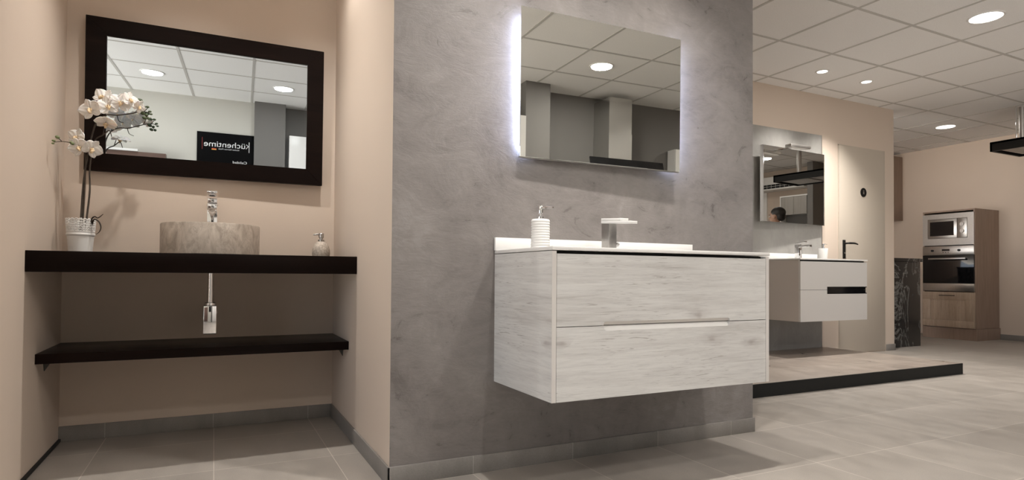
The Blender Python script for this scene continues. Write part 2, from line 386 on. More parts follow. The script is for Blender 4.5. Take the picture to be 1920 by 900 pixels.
# niche: left return, back wall, and the block whose front is the grey stucco wall
struct('wall_left', box(BM(), -3.4, XL, 2.40, 3.60, 0, H), 'beige', smooth=False)
struct('wall_back', box(BM(), XL, XC, YB, YB + 0.25, 0, H), 'beige', smooth=False)
o = struct('wall_center', box(BM(), XC, XG, YG, Y2, 0, H), ['stucco', 'beige'], smooth=False)
side_mat(o, lambda n: 1 if abs(n.x) > .5 else 0)
struct('wall_display', box(BM(), XG, X2, Y2, Y2 + 0.12, 0, H), 'beige', smooth=False)
struct('wall_right', box(BM(), XE, 9.3, -2.7, 6.3, 0, H), 'beige', smooth=False)
struct('wall_north', box(BM(), 2.4, 9.3, 6.0, 6.3, 0, H), 'beige', smooth=False)
wy0, wy1, wz0_, wz1_ = WIN
b = BM(); box(b, -3.4, -3.1, -2.7, wy0, 0, H); box(b, -3.4, -3.1, wy1, 2.4, 0, H); box(b, -3.4, -3.1, wy0, wy1, 0, wz0_); box(b, -3.4, -3.1, wy0, wy1, wz1_, H)
struct('wall_west', b, 'cream', smooth=False)
b = BM()
for y_ in (wy0, (wy0 + wy1) / 2 - .03, wy1 - .06): box(b, -3.30, -3.24, y_, y_ + .06, wz0_, wz1_)
for z_ in (wz0_, wz1_ - .06): box(b, -3.30, -3.24, wy0, wy1, z_, z_ + .06)
wn = struct('window_1', b, 'greywall', smooth=False)
obj('pane', box(BM(), -3.273, -3.267, wy0 + .05, wy1 - .05, wz0_ + .05, wz1_ - .05), 'pane', wn, smooth=False)
# south side, seen in the mirrors
struct('wall_south', box(BM(), -3.1, 0.232, -2.7, YS, 0, H), 'cream', smooth=False)
struct('wall_pillar', box(BM(), 0.232, 0.570, -2.7, -1.02, 0, H), 'greywall', smooth=False)
struct('wall_recess', box(BM(), 0.570, 2.49, -2.7, -1.22, 0, H), 'greywall', smooth=False)
struct('wall_pier', box(BM(), 2.49, 2.749, -2.7, -0.90, 0, H), 'greywall', smooth=False)
a0, a1, c0, c1 = FILL_WIN
b = BM(); box(b, 2.749, a0, -1.45, -1.15, 0, H); box(b, a1, 9.3, -1.45, -1.15, 0, H); box(b, a0, a1, -1.45, -1.15, 0, c0); box(b, a0, a1, -1.45, -1.15, c1, H)
struct('wall_hood', b, 'greywall', smooth=False)
b = BM()
for x_ in (a0, (a0 + a1) / 2 - .03, a1 - .06): box(b, x_, x_ + .06, -1.25, -1.19, c0, c1)
for z_ in (c0, c1 - .06): box(b, a0, a1, -1.25, -1.19, z_, z_ + .06)
wn = struct('fill_window', b, 'greywall', smooth=False)  # unseen window, added to light the east ceiling and far vanity
obj('pane', box(BM(), a0 + .05, a1 - .05, -1.223, -1.217, c0 + .05, c1 - .05), 'pane', wn, smooth=False)

BH, BT = 0.0682, 0.0081
def skirting(name, x0, x1, y0, y1, h=BH, mat='base'):
    return struct(name, box(BM(), x0, x1, y0, y1, 0, h, 0.0015, 2), mat)
skirting('baseboard_back', XL, XC - BT, YB - BT, YB)
skirting('baseboard_niche', XC - BT, XC, YG - BT, YB)
skirting('baseboard_center', XC - BT, XG + BT, YG - BT, YG)
skirting('baseboard_end', XG, XG + BT, YG, 2.745)
skirting('gap_strip_left', XL, XL + 0.010, 2.40, YB - BT, 0.014, 'gap')  # no baseboard here: dark strip drawn for the shaded gap at the wall foot
skirting('baseboard_display', 6.325, X2 + BT, Y2 - BT, Y2)
skirting('baseboard_display_end', X2, X2 + BT, Y2, Y2 + .12)
skirting('baseboard_right', XE - BT, XE, -1.15, 4.10)
# panel of grey concrete look with a chrome edge on the far wall
struct('trim_2', box(BM(), XG, 5.302, 3.940, Y2, 0.086, 2.152), 'concrete', smooth=False)
struct('trim_3', box(BM(), 5.302, 5.312, 3.937, Y2, 0.086, 2.152, .001), 'satinsteel')
# flush door in the far wall
d = struct('door_1', box(BM(), 5.576, 6.300, 3.944, Y2 + .004, 0.012, 2.085, 0.002), 'door')
b = BM(); box(b, 5.566, 5.575, 3.949, Y2, 0.0, 2.095); box(b, 6.301, 6.312, 3.949, Y2, 0, 2.095); box(b, 5.566, 6.312, 3.949, Y2, 2.086, 2.097)
obj('door_frame', b, 'door', d, smooth=False)
b = BM(); box(b, 5.622, 5.652, 3.930, 3.945, 0.955, 1.140, .003)
hd = obj('handle_plate', b, 'black', d)
b = BM(); tube(b, [(5.637, 3.932, 1.105), (5.637, 3.895, 1.105), (5.66, 3.885, 1.106), (5.72, 3.884, 1.106), (5.775, 3.888, 1.098)], [.009, .009, .010, .0095, .006], 12)
obj('lever_handle', b, 'black', hd)
b = BM(); cyl(b, (5.637, 3.931, 1.01), (5.637, 3.926, 1.01), .009); obj('keyhole', b, 'satinsteel', hd)
q = BM(); cyl(q, (5.948, 3.945, 1.636), (5.948, 3.939, 1.636), .046, 40)
pl = obj('round_plaque', q, 'black', d)
q = BM(); cyl(q, (5.948, 3.9395, 1.652), (5.948, 3.9375, 1.652), .0065, 16); box(q, 5.940, 5.956, 3.9375, 3.9395, 1.618, 1.643, .001); obj('figure_mark', q, 'satinsteel', pl)

# ------------------------------------------------------------------ ceiling lamps
def disc_light(name, x, y, r, w):
    L = bpy.data.lights.new(name, 'AREA'); L.shape = 'DISK'; L.size = 2 * r; L.energy = w; L.color = LIGHT_COL
    o = bpy.data.objects.new(name, L); C.objects.link(o); return o
def downlight(x, y, label, w=None, panel=True, seen=True, cone=105):
    grp = None
    t = Thing('ceiling_downlight' if panel else 'ceiling_spotlight', label, 'ceiling light', (x, y, H))
    r = 0.092 if panel else 0.040
    rim = lathe(BM(), [(r, -.001), (r + .003, -.006), (r + .013, -.005), (r + .017, 0.0), (r, 0.0)], cap=False)
    for v in rim.verts: v.co += Vector((x, y, H))
    t.part('rim', rim, 'whitematt')
    dsc = lathe(BM(), [(0, -.0035), (r * .7, -.0035), (r + .001, -.0025)], cap=False)
    for v in dsc.verts: v.co += Vector((x, y, H))
    t.part('diffuser' if panel else 'lens', dsc, 'lamp' if panel else 'spotlens')
    if panel:
        L = disc_light('lamp_light', 0, 0, r * .95, PANEL_W if w is None else w)
    else:
        ld = bpy.data.lights.new('spot_light', 'SPOT'); ld.energy = (SPOT_W if w is None else w) * 4; ld.color = LIGHT_COL
        ld.spot_size = R(cone); ld.spot_blend = 0.9; ld.shadow_soft_size = 0.022
        L = bpy.data.objects.new('spot_light', ld); C.objects.link(L)
    L.parent = t.o; L.location = (0, 0, -0.012)
    return t
downlight(4.713, 2.25, 'large round ceiling light nearest the top right of the room view')
downlight(7.723, 4.11, 'round ceiling light above the oven cabinet', 3.0)
downlight(2.907, -0.23, 'round ceiling light reflected in the backlit mirror')
downlight(-0.705, -0.23, 'left of the two round ceiling lights reflected in the dark framed mirror', 6.0)
downlight(0.499, -0.23, 'right of the two round ceiling lights reflected in the dark framed mirror', 6.5)
downlight(7.723, 1.63, 'round ceiling light reflected in the small far mirror', 5.0)
downlight(1.703, 0.39, 'round ceiling light between the two mirrors, just behind the camera', 13.0)
downlight(5.315, -0.23, 'round ceiling light over the kitchen floor, behind the camera to the right', 10.0)
downlight(4.713, 3.49, 'left of the two small recessed spots over the far white vanity', 34.0, panel=False)
downlight(5.315, 3.49, 'right of the two small recessed spots over the far white vanity', 34.0, panel=False)
downlight(1.101, 1.66, 'small recessed spot over the left end of the oak vanity', panel=False)
downlight(1.780, 1.66, 'small recessed spot over the right end of the oak vanity', panel=False)
downlight(-0.103, 2.75, 'small recessed spot over the left half of the dark counter', 15.0, panel=False)
downlight(0.499, 2.75, 'small recessed spot over the right half of the dark counter', 15.0, panel=False)

# ------------------------------------------------------------------ niche: dark counter, shelf, basin, tap, pipe
CT, CB = 0.8433, 0.7646
o = obj('washstand_counter', box(BM(), XL, XC, 2.7528, YB, CB, CT, 0.0015), 'wenge')
tag(o, 'thick dark wood counter spanning the beige niche under the framed mirror', 'counter')
t = Thing('wall_shelf', 'thin dark wood shelf low in the niche below the counter', 'shelf', (0, YB, 0.406))
t.part('board', box(BM(), XL, XC, 2.9178, YB, 0.406, 0.445, .0012), 'wenge')
for s, x0 in ((1, XL), (-1, XC)):
    b = BM(); x1 = x0 + s * .022
    box(b, min(x0, x1), max(x0, x1), 3.03, 3.30, .402, .406)
    q = BM(); a = [q.verts.new(p) for p in ((x0, 3.045, .403), (x0, 3.28, .403), (x0, 3.06, .360))]
    c = [q.verts.new((p.co.x + s * .003, p.co.y, p.co.z)) for p in a]
    q.faces.new(a); q.faces.new(list(reversed(c)))
    for i in range(3): q.faces.new((a[i], c[i], c[(i + 1) % 3], a[(i + 1) % 3]))
    bmesh.ops.recalc_face_normals(q, faces=q.faces); merge(b, q)
    t.part('bracket', b, 'bracket', smooth=False)

BX, BY = -0.013, 3.03
t = Thing('vessel_basin', 'round beige stone vessel basin standing on the dark counter', 'basin', (BX, BY, CT))
t.part('bowl', lathe(BM(), [(.196, CT), (.200, CT + .004), (.2005, .974), (.1985, .979), (.186, .979), (.183, .974), (.172, .92), (.13, .872), (.03, .864), (0, .864)], BX, BY, 96), 'travertine')
t.part('drain', lathe(BM(), [(0, .868), (.022, .868), (.026, .866), (.026, .8645)], BX, BY, 32, cap=False), 'chrome')

t = Thing('basin_mixer', 'tall chrome lever tap rising behind the stone basin', 'tap', (-.010, 3.285, CT))
tx = -.0115
t.part('body', box(BM(), tx - .0235, tx + .0235, 3.262, 3.308, CT, 1.103, .003), 'chrome')
t.part('collar', box(BM(), tx - .0245, tx + .0245, 3.261, 3.309, 1.091, 1.096, .001), 'brushed')
b = BM(); box(b, tx - .021, tx + .021, 3.13, 3.27, 1.062, 1.086, .004)
sp = t.part('spout', b, 'chrome')
b = BM(); cyl(b, (tx, 3.150, 1.064), (tx, 3.150, 1.054), .011); t.part('aerator', b, 'satinsteel', sp)
b = BM(); box(b, tx - .0225, tx + .0225, 3.265, 3.307, 1.104, 1.128, .004)
box(b, tx - .025, tx + .022, 3.20, 3.307, 1.132, 1.143, .003, mat4=Matrix.Translation((0, 3.29, 1.135)) @ Matrix.Rotation(R(-9), 4, 'X') @ Matrix.Translation((0, -3.29, -1.135)))
t.part('lever', b, 'chrome')

t = Thing('bottle_trap', 'chrome waste pipe and square trap hanging under the counter', 'waste pipe', (-.0135, 3.04, CB))
b = BM(); cyl(b, (-.0135, 3.04, CB), (-.0135, 3.04, .622), .0125, 32); t.part('pipe', b, 'chrome')
b = BM(); lathe(b, [(.0, .633), (.0235, .633), (.0245, .630), (.0245, .620), (0, .620)], -.0135, 3.04, 32, cap=False); t.part('nut', b, 'chrome')
b = BM(); box(b, -.0405, .0135, 3.013, 3.067, .492, .620, .004); tr = t.part('trap_body', b, 'chrome')
b = BM(); cyl(b, (-.0135, 3.067, .57), (-.0135, YB, .57), .014, 24); cyl(b, (-.0135, YB - .006, .57), (-.0135, YB, .57), .03, 32); t.part('outlet_pipe', b, 'chrome')

sx, sy = .480, 3.14
t = Thing('soap_dispenser', 'round sandstone soap dispenser at the right end of the dark counter', 'soap dispenser', (sx, sy, CT))
t.part('bottle', lathe(BM(), [(.036, CT), (.041, CT + .004), (.0435, CT + .022), (.042, CT + .042), (.036, CT + .062), (.026, CT + .076), (.016, CT + .083), (0, CT + .083)], sx, sy, 40), 'pebble')
pm = t.part('pump', lathe(BM(), [(.0, .922), (.014, .922), (.015, .926), (.015, .935), (.0085, .937), (.0085, .944), (.0125, .946), (.0125, .966), (.011, .968), (0, .968)], sx, sy, 28), 'brushed')
b = BM(); tube(b, [(sx, sy, .961), (sx - .02, sy, .962), (sx - .038, sy, .959)], [.0045, .004, .003]); t.part('nozzle', b, 'brushed', pm)

# ------------------------------------------------------------------ framed mirror
FM = (-.0165, 3.322, 1.2312)
t = Thing('framed_mirror', 'rectangular mirror in a wide dark wood frame above the stone basin', 'mirror', FM, rot=(R(1.4), 0, R(-1.1)))
W2, HH, fwid, th = .523, .7075, .082, .030
def frame_rail(pts):
    q = BM(); A = [q.verts.new((x, -.006, z)) for x, z in pts]; Bv = [q.verts.new((x, -.006 + th, z)) for x, z in pts]
    q.faces.new(A); q.faces.new(list(reversed(Bv)))
    for i in range(4): q.faces.new((A[i], Bv[i], Bv[(i + 1) % 4], A[(i + 1) % 4]))
    bmesh.ops.recalc_face_normals(q, faces=q.faces)
    bmesh.ops.bevel(q, geom=list(q.edges), offset=.0012, segments=2, affect='EDGES'); return q
o4 = [(-W2, 0), (W2, 0), (W2, HH), (-W2, HH)]; i4 = [(-W2 + fwid, fwid), (W2 - fwid, fwid), (W2 - fwid, HH - fwid), (-W2 + fwid, HH - fwid)]
for i in range(4):
    j = (i + 1) % 4
    t.part('frame_rail', frame_rail([o4[i], o4[j], i4[j], i4[i]]), 'wenge')
t.part('mirror_glass', box(BM(), -W2 + fwid - .004, W2 - fwid + .004, .002, .008, fwid - .004, HH - fwid + .004), 'mirror_cool', smooth=False)

# ------------------------------------------------------------------ backlit mirror
LM = (1.485, 2.126, 1.2378)
t = Thing('backlit_mirror', 'frameless rectangular mirror with blue-white backlight on the grey stucco wall', 'mirror', LM, rot=(R(.6), 0, R(-1.4)))
lw, lh = .4015, .6016
t.part('mirror_glass', box(BM(), -lw, lw, -.003, .003, 0, lh, .0008, 1), 'mirror_warm')
t.part('backing_box', box(BM(), -lw + .034, lw - .034, .003, .022, .03, lh - .03), 'whitematt', smooth=False)
for s in (-1, 1):
    x = s * (lw - .030)
    t.part('light_strip', box(BM(), x - .004, x + .004, .005, .019, .03, lh - .035), 'led', smooth=False)
t.part('edge_profile', box(BM(), -lw, lw, .003, .009, -.004, .001), 'brushed', smooth=False)

# ------------------------------------------------------------------ oak vanity
VX0, VX1, VY, VZ0, VZ1, VT = .9918, 1.9919, 1.7135, .3478, .8460, .8612
t = Thing('wall_vanity', 'whitewashed oak wall-hung vanity with two drawers on the grey wall', 'vanity cabinet', (1.492, YG, VZ0))
pt = .0165
for x0, x1 in ((VX0, VX0 + pt), (VX1 - pt, VX1)):
    sd = t.part('side_panel', box(BM(), x0, x1, VY + .0008, YG, VZ0, VZ1), 'whiteoak', smooth=False)
    t.part('edge_band', box(BM(), x0, x1, VY, VY + .001, VZ0, VZ1), 'oakedge', sd, smooth=False)
b = BM(); box(b, VX0 + pt, VX1 - pt, VY + .03, YG, VZ0 + .002, VZ0 + .018); box(b, VX0 + pt, VX1 - pt, YG - .02, YG, VZ0, VZ1)
t.part('carcass', b, 'whiteoak', smooth=False)
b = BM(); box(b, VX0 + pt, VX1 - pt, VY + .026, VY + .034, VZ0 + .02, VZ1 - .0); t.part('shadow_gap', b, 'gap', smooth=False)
dx0, dx1 = VX0 + pt + .0018, VX1 - pt - .0018
SPL = .5945; hx0, hx1 = 1.196, 1.781
def arc(cx, cz, r, a0, a1, n=6): return [(cx + r * math.cos(R(a0 + (a1 - a0) * i / n)), cz + r * math.sin(R(a0 + (a1 - a0) * i / n))) for i in range(n + 1)]
hb, rr = .0175, .014
low = [(dx0, VZ0), (dx1, VZ0), (dx1, SPL - .0012), (hx1, SPL - .0012)] + arc(hx1 - rr, SPL - hb + rr, rr, 0, -90) + arc(hx0 + rr, SPL - hb + rr, rr, -90, -180) + [(hx0, SPL - .0012), (dx0, SPL - .0012)]
lf = t.part('drawer', prism_y(BM(), low, VY + .0005, VY + .020), 'whiteoak', smooth=False)
ht, r3 = .013, .010
upp = [(dx0, VZ1 - .009), (dx0, SPL + .0012), (hx0, SPL + .0012)] + arc(hx0 + r3, SPL + ht - r3, r3, 180, 90) + arc(hx1 - r3, SPL + ht - r3, r3, 90, 0) + [(hx1, SPL + .0012), (dx1, SPL + .0012), (dx1, VZ1 - .009)]
uf = t.part('drawer', prism_y(BM(), upp, VY + .0005, VY + .020), 'whiteoak', smooth=False)
def sloped(poly, yfun):
    q = BM(); A = [q.verts.new((x, yfun(z), z)) for x, z in poly]; Bv = [q.verts.new((x, VY + .0215, z)) for x, z in poly]
    q.faces.new(A); q.faces.new(list(reversed(Bv))); n = len(poly)
    for i in range(n): q.faces.new((A[i], Bv[i], Bv[(i + 1) % n], A[(i + 1) % n]))
    bmesh.ops.recalc_face_normals(q, faces=q.faces); return q
pl_ = [(hx1 - .001, SPL - .0012)] + arc(hx1 - rr - .001, SPL - hb + rr, rr, 0, -90) + arc(hx0 + rr + .001, SPL - hb + rr, rr, -90, -180) + [(hx0 + .001, SPL - .0012)]
t.part('handle', sloped(pl_, lambda z: VY + .002 + (z - SPL + hb) * .9), 'white', lf, label='white finger-pull handle')
pu = [(hx0 + .001, SPL + .0012)] + arc(hx0 + r3 + .001, SPL + ht - r3, r3, 180, 90) + arc(hx1 - r3 - .001, SPL + ht - r3, r3, 90, 0) + [(hx1 - .001, SPL + .0012)]
t.part('finger_lip', sloped(pu, lambda z: VY + .002 + (SPL + ht - z) * .9), 'oakedge', uf)
t.part('worktop', box(BM(), VX0 - .001, VX1 + .001, VY - .004, YG, VZ1 + .0025, VT, .0012), 'white', label='thin glossy white basin top')
t.part('splashback', box(BM(), VX0 - .004, 1.998, 2.150, YG, VT, .9125, .001), 'white')

# small square tap on the vanity
t = Thing('vanity_mixer', 'square chrome tap with flat white spout and lever on the oak vanity', 'tap', (1.4385, 2.03, VT))
t.part('body', box(BM(), 1.420, 1.457, 2.000, 2.053, VT, .9795, .0015), 'brushed')
TL_ = Matrix.Translation((0, 2.05, .9795)) @ Matrix.Rotation(R(4.0), 4, 'X') @ Matrix.Translation((0, -2.05, -.9795))
t.part('spout', box(BM(), 1.419, 1.458, 1.868, 2.056, .978, .989, .0008, mat4=TL_.copy()), 'white')
t.part('lever', box(BM(), 1.419, 1.458, 1.925, 2.056, .9895, .9995, .0008, mat4=TL_.copy()), 'white')
b = BM(); cyl(b, (1.457, 2.02, .893), (1.470, 2.02, .893), .006, 20); ellip(b, (1.476, 2.02, .893), (.008, .008, .008)); t.part('pull_knob', b, 'chrome')

sx, sy = 1.097, 1.985
t = Thing('soap_dispenser', 'white ribbed ceramic soap dispenser on the oak vanity', 'soap dispenser', (sx, sy, VT))
pr = [(.030, VT), (.034, VT + .002)]
n = 11
for i in range(n):
    z0 = VT + .004 + i * .0097
    for f, q in ((0, .0337), (.25, .0352), (.5, .0358), (.75, .0352)): pr.append((q, z0 + f * .0097))
pr += [(.0337, VT + .111), (.031, VT + .1135), (.012, VT + .114), (0, VT + .114)]
t.part('bottle', lathe(BM(), pr, sx, sy, 56), 'ceramic', ang=60)
pm = t.part('pump', lathe(BM(), [(.0, .974), (.0125, .974), (.014, .977), (.0135, .984), (.007, .988), (.006, .995), (.010, .998), (.0105, 1.022), (.0085, 1.026), (0, 1.026)], sx, sy, 28), 'chrome')
b = BM(); tube(b, [(sx, sy, 1.018), (sx + .012, sy - .030, 1.019), (sx + .022, sy - .056, 1.016)], [.0045, .0038, .003]); t.part('nozzle', b, 'chrome', pm)

# ------------------------------------------------------------------ orchid
px_, py_ = -.520, 3.170
t = Thing('potted_orchid', 'white artificial orchid in a white pot at the left end of the dark counter', 'plant', (px_, py_, CT))
pot = t.part('pot', lathe(BM(), [(.040, CT), (.0425, CT + .002), (.049, .920), (.0525, .924), (.053, .929), (.0515, .931), (.0515, .936), (.048, .936), (.048, .928), (.039, CT + .006), (0, CT + .006)], px_, py_, 56), 'whitematt')
# lace collar: a perforated band with scalloped upper edge
q = BM(); nu, nv = 288, 26; z0, z1 = .936, .996; per = 24
def lace(u, v):       # u in cells of 8 around, v 0..1 -> solid?
    fx = (u % 1.0) - .5
    edge = .93 + .07 * abs(math.cos(PI * fx * 2))
    if v > edge: return False
    if v < .07 or v > edge - .06: return True
    d = math.hypot(fx * 1.15, (v - .04) * 1.05)
    if .36 < d < .45 or .22 < d < .26: return True
    if d < .22: return (math.atan2(v, fx) * 5 / PI) % 1 < .4 or d < .08
    if d < .36: return (math.atan2(v - .04, fx) * 9 / PI) % 1 < .42
    gx = abs(fx) - .5
    d2 = math.hypot(gx * 1.15, (v - .82))
    if .17 < d2 < .25: return True
    if d2 < .07: return True
    if d2 <= .17: return False
    return (abs(math.sin(u * 24)) + abs(math.sin(v * 20))) > 1.0
vg = [[None] * (nv + 1) for _ in range(nu)]
def gv(i, j):
    i %= nu
    if vg[i][j] is None:
        a = 2 * PI * i / nu; r = .0515 + .004 * j / nv
        vg[i][j] = q.verts.new((px_ + r * math.cos(a), py_ + r * math.sin(a), z0 + (z1 - z0) * j / nv))
    return vg[i][j]
for i in range(nu):
    for j in range(nv):
        if lace((i + .5) / nu * 11, (j + .5) / nv): q.faces.new((gv(i, j), gv(i + 1, j), gv(i + 1, j + 1), gv(i, j + 1)))
lc = t.part('lace_collar', q, 'whitematt', pot)
md = lc.modifiers.new('thick', 'SOLIDIFY'); md.thickness = .0012
t.part('filling', lathe(BM(), [(.0, .945), (.03, .944), (.0475, .934), (.0475, .925)], px_, py_, 40, cap=False), 'moss', pot)
ys = 3.186
stems = [
 ([(-0.526, 3.173, 0.940), (-0.522, 3.180, 0.990), (-0.517, ys, 1.137), (-0.506, ys, 1.255), (-0.489, ys, 1.362), (-0.470, ys - .005, 1.428), (-0.436, ys - .01, 1.459), (-0.393, ys - .01, 1.464), (-0.346, ys, 1.479), (-0.311, ys, 1.492), (-0.285, ys, 1.494), (-0.270, ys, 1.487)], [.0042, .0042, .004, .0036, .003, .0027, .0025, .0024, .0022, .002, .0016, .001]),
 ([(-0.504, 3.175, 0.940), (-0.502, 3.180, 0.991), (-0.493, ys, 1.115), (-0.496, ys + .01, 1.209), (-0.492, ys + .015, 1.280), (-0.478, ys + .01, 1.347), (-0.448, ys, 1.372), (-0.425, ys - .005, 1.393), (-0.415, ys - .01, 1.366)], [.0040, .0040, .0036, .0032, .003, .0027, .0024, .002, .0015]),
 ([(-0.517, 3.177, 0.940), (-0.516, 3.184, 0.996), (-0.511, ys - .004, 1.109), (-0.510, ys, 1.184), (-0.512, ys, 1.278), (-0.531, ys, 1.315), (-0.549, 3.120, 1.313), (-0.571, 3.060, 1.305), (-0.593, 3.030, 1.294)], [.0038, .0038, .0034, .003, .0026, .0024, .002, .0015, .001])]
for pts, rd in stems: t.part('stem', tube(BM(), pts, rd, 10), 'stem')
for pts in ([(-0.470, 3.186, 1.426), (-0.452, 3.175, 1.471), (-0.464, 3.170, 1.489)], [(-0.436, 3.175, 1.459), (-0.444, 3.165, 1.474), (-0.464, 3.160, 1.468)], [(-0.301, 3.186, 1.494), (-0.291, 3.186, 1.479), (-0.280, 3.186, 1.468)], [(-0.295, 3.186, 1.494), (-0.283, 3.186, 1.510), (-0.280, 3.186, 1.516)], [(-0.396, 3.175, 1.463), (-0.388, 3.175, 1.438), (-0.370, 3.165, 1.430)], [(-0.329, 3.186, 1.485), (-0.313, 3.186, 1.520), (-0.313, 3.186, 1.536)], [(-0.572, 3.058, 1.305), (-0.580, 3.034, 1.314)], [(-0.448, 3.186, 1.372), (-0.442, 3.175, 1.402)]):
    t.part('twig', tube(BM(), pts, [.0018, .0015, .0012][:len(pts)], 8), 'stem')
t.part('aerial_root', tube(BM(), [(-0.481, 3.144, 0.950), (-0.476, 3.134, 0.992), (-0.464, 3.124, 1.004), (-0.451, 3.119, 0.999), (-0.432, 3.114, 1.016)], [.0035, .003, .003, .0025, .0012], 8), 'stem')
t.part('aerial_root', tube(BM(), [(-0.479, 3.155, 0.950), (-0.469, 3.134, 0.991), (-0.450, 3.129, 0.984), (-0.441, 3.124, 0.960), (-0.446, 3.124, 0.940), (-0.458, 3.124, 0.928)], [.0035, .003, .003, .0028, .002, .001], 8), 'stem')

def petal(q, L_, W_, ang, cup, M4, start=0.004, twist=0, base=.25):
    """a petal in the local plane XZ (facing -Y) growing outwards at angle ang"""
    nu_, nw = 9, 6; rows = []
    for i in range(nu_ + 1):
        s = i / nu_; wd = W_ * max(.03, math.sin(PI * (base * .35 + s * (1 - base * .35)) ** 1.05) ** .5 if s < 1 else .03)
        row = []
        for j in range(-nw, nw + 1):
            c = j / nw; x = start + s * L_; yy = -cup * (s * s) * L_ + cup * .9 * abs(c) ** 2 * wd * .6 + .0012 * math.sin(9 * c + 5 * s)
            x -= (c * c) * wd * .05
            p = Vector((x, yy, c * wd * .5)); row.append(p)
        rows.append(row)
    rot = Matrix.Rotation(ang, 4, 'Y') @ Matrix.Rotation(twist, 4, 'X')
    V = [[q.verts.new(M4 @ (rot @ p)) for p in row] for row in rows]
    for a_, b_ in zip(V, V[1:]):
        for j in range(len(a_) - 1): q.faces.new((a_[j], b_[j], b_[j + 1], a_[j + 1]))
def flower(c, yaw, pitch, roll, s):
    M4 = Matrix.Translation(Vector(c)) @ Matrix.Rotation(R(yaw), 4, 'Z') @ Matrix.Rotation(R(pitch), 4, 'X') @ Matrix.Rotation(R(roll), 4, 'Y')
    q = BM()
    for a_ in (-90, 40, 140): petal(q, .037 * s, .030 * s, R(a_), .12, M4 @ Matrix.Translation((0, .0025, 0)))
    for a_ in (-14, 194): petal(q, .039 * s, .050 * s, R(a_), .22, M4, base=.35)
    f = t.part('flower', q, 'petal', ang=80)
    md_ = f.modifiers.new('thick', 'SOLIDIFY'); md_.thickness = .0007
    q = BM(); ellip(q, (0, -.006 * s, .001), (.0035 * s, .007 * s, .005 * s))
    ellip(q, (0, -.011 * s, -.009 * s), (.0045 * s, .009 * s, .009 * s), Matrix.Rotation(R(30), 3, 'X'))
    for e_ in (-1, 1): ellip(q, (e_ * .006 * s, -.007 * s, -.004 * s), (.0028 * s, .004 * s, .0065 * s), Matrix.Rotation(R(25 * e_), 3, 'Y'))
    bmesh.ops.transform(q, matrix=M4, verts=q.verts)
    t.part('lip', q, 'lip', f)
for c, yw, pt_, rl, s in (
    ((-0.444, 3.144, 1.529), -20, -15, 35, 1.05), ((-0.424, 3.129, 1.489), 10, 5, -15, 1.05), ((-0.380, 3.139, 1.512), 15, -5, 10, 1.10),
    ((-0.344, 3.139, 1.529), 45, -8, 10, .95), ((-0.311, 3.150, 1.506), 55, 20, 20, .75), ((-0.488, 3.134, 1.467), -25, 8, -20, 1.15),
    ((-0.431, 3.134, 1.415), -10, 60, 15, 1.05), ((-0.536, 3.144, 1.344), -30, 0, 20, .95), ((-0.526, 3.134, 1.300), -15, 15, -25, 1.0), ((-0.481, 3.139, 1.298), 35, 25, 25, 1.05)):
    flower(c, yw, pt_, rl, s)
for i, (x, z, r1, r2, a_) in enumerate(((-0.313, 1.543, .013, .0085, 0), (-0.298, 1.517, .011, .006, 15), (-0.281, 1.517, .0075, .005, 5), (-0.272, 1.497, .0075, .005, -10), (-0.267, 1.486, .0065, .0042, 0),
    (-0.285, 1.480, .0065, .007, 60), (-0.301, 1.487, .011, .0085, 30), (-0.293, 1.466, .0095, .007, 25), (-0.277, 1.465, .0065, .0065, 50), (-0.5816, 1.316, .0085, .007, 25), (-0.594, 1.300, .007, .0045, 10), (-0.596, 1.289, .0055, .004, 0), (-0.549, 1.312, .0105, .0065, 35))):
    q = BM(); ellip(q, (x, 3.184 if i < 9 else (3.12 if i == 12 else 3.03), z), (r1, r2, r2), Matrix.Rotation(R(a_), 3, 'Y'), 14, 10)
    t.part('bud', q, 'bud' if i < 9 else 'budlight')

# ------------------------------------------------------------------ far display: platform, white vanity, mirror, lamp
PZ = .0862
t = Thing('display_platform', 'low dark-edged platform under the far white vanity', 'platform', (4, 3.3, 0))
t.part('deck', box(BM(), XG + BT, 5.3819, 2.755, 3.940, PZ - .012, PZ, .001), 'platform')
t.part('fascia', box(BM(), XG + BT + .001, 5.3825, 2.747, 2.757, 0, PZ - .001), 'fascia', smooth=False)
t.part('side_fascia', box(BM(), 5.3720, 5.3825, 2.757, 3.940, 0, PZ - .0125), 'fascia', smooth=False)

wx0, wx1, wy, wz0, wz1 = 4.445, 5.328, 3.50, .386, .913
t = Thing('wall_vanity', 'pale grey two-drawer wall-hung vanity above the platform in the far corner', 'vanity cabinet', (4.886, 3.94, wz0))
b = BM(); box(b, wx0, wx0 + .016, wy + .018, 3.940, wz0, wz1); t.part('side_panel', b, 'lacquerside', smooth=False)
b = BM(); box(b, wx1 - .016, wx1, wy + .018, 3.940, wz0, wz1); t.part('side_panel', b, 'lacquerside', smooth=False)
b = BM(); box(b, wx0 + .016, wx1 - .016, wy + .03, 3.940, wz0, wz0 + .016); box(b, wx0 + .016, wx1 - .016, 3.925, 3.940, wz0 + .016, wz1); t.part('carcass', b, 'lacquerside', smooth=False)
t.part('shadow_gap', box(BM(), wx0 + .016, wx1 - .016, wy + .022, wy + .030, wz0 + .016, wz1), 'gap', smooth=False)
d1 = t.part('drawer', prism_y(BM(), [(wx0, wz0), (wx1, wz0), (wx1, .620), (4.784, .620), (4.784, .6545), (wx0, .6545)], wy, wy + .018), 'lacquer', smooth=False)
d2 = t.part('drawer', prism_y(BM(), [(wx0, .6575), (4.784, .6575), (4.784, .684), (wx1, .684), (wx1, wz1 - .012), (wx0, wz1 - .012)], wy, wy + .018), 'lacquer', smooth=False)
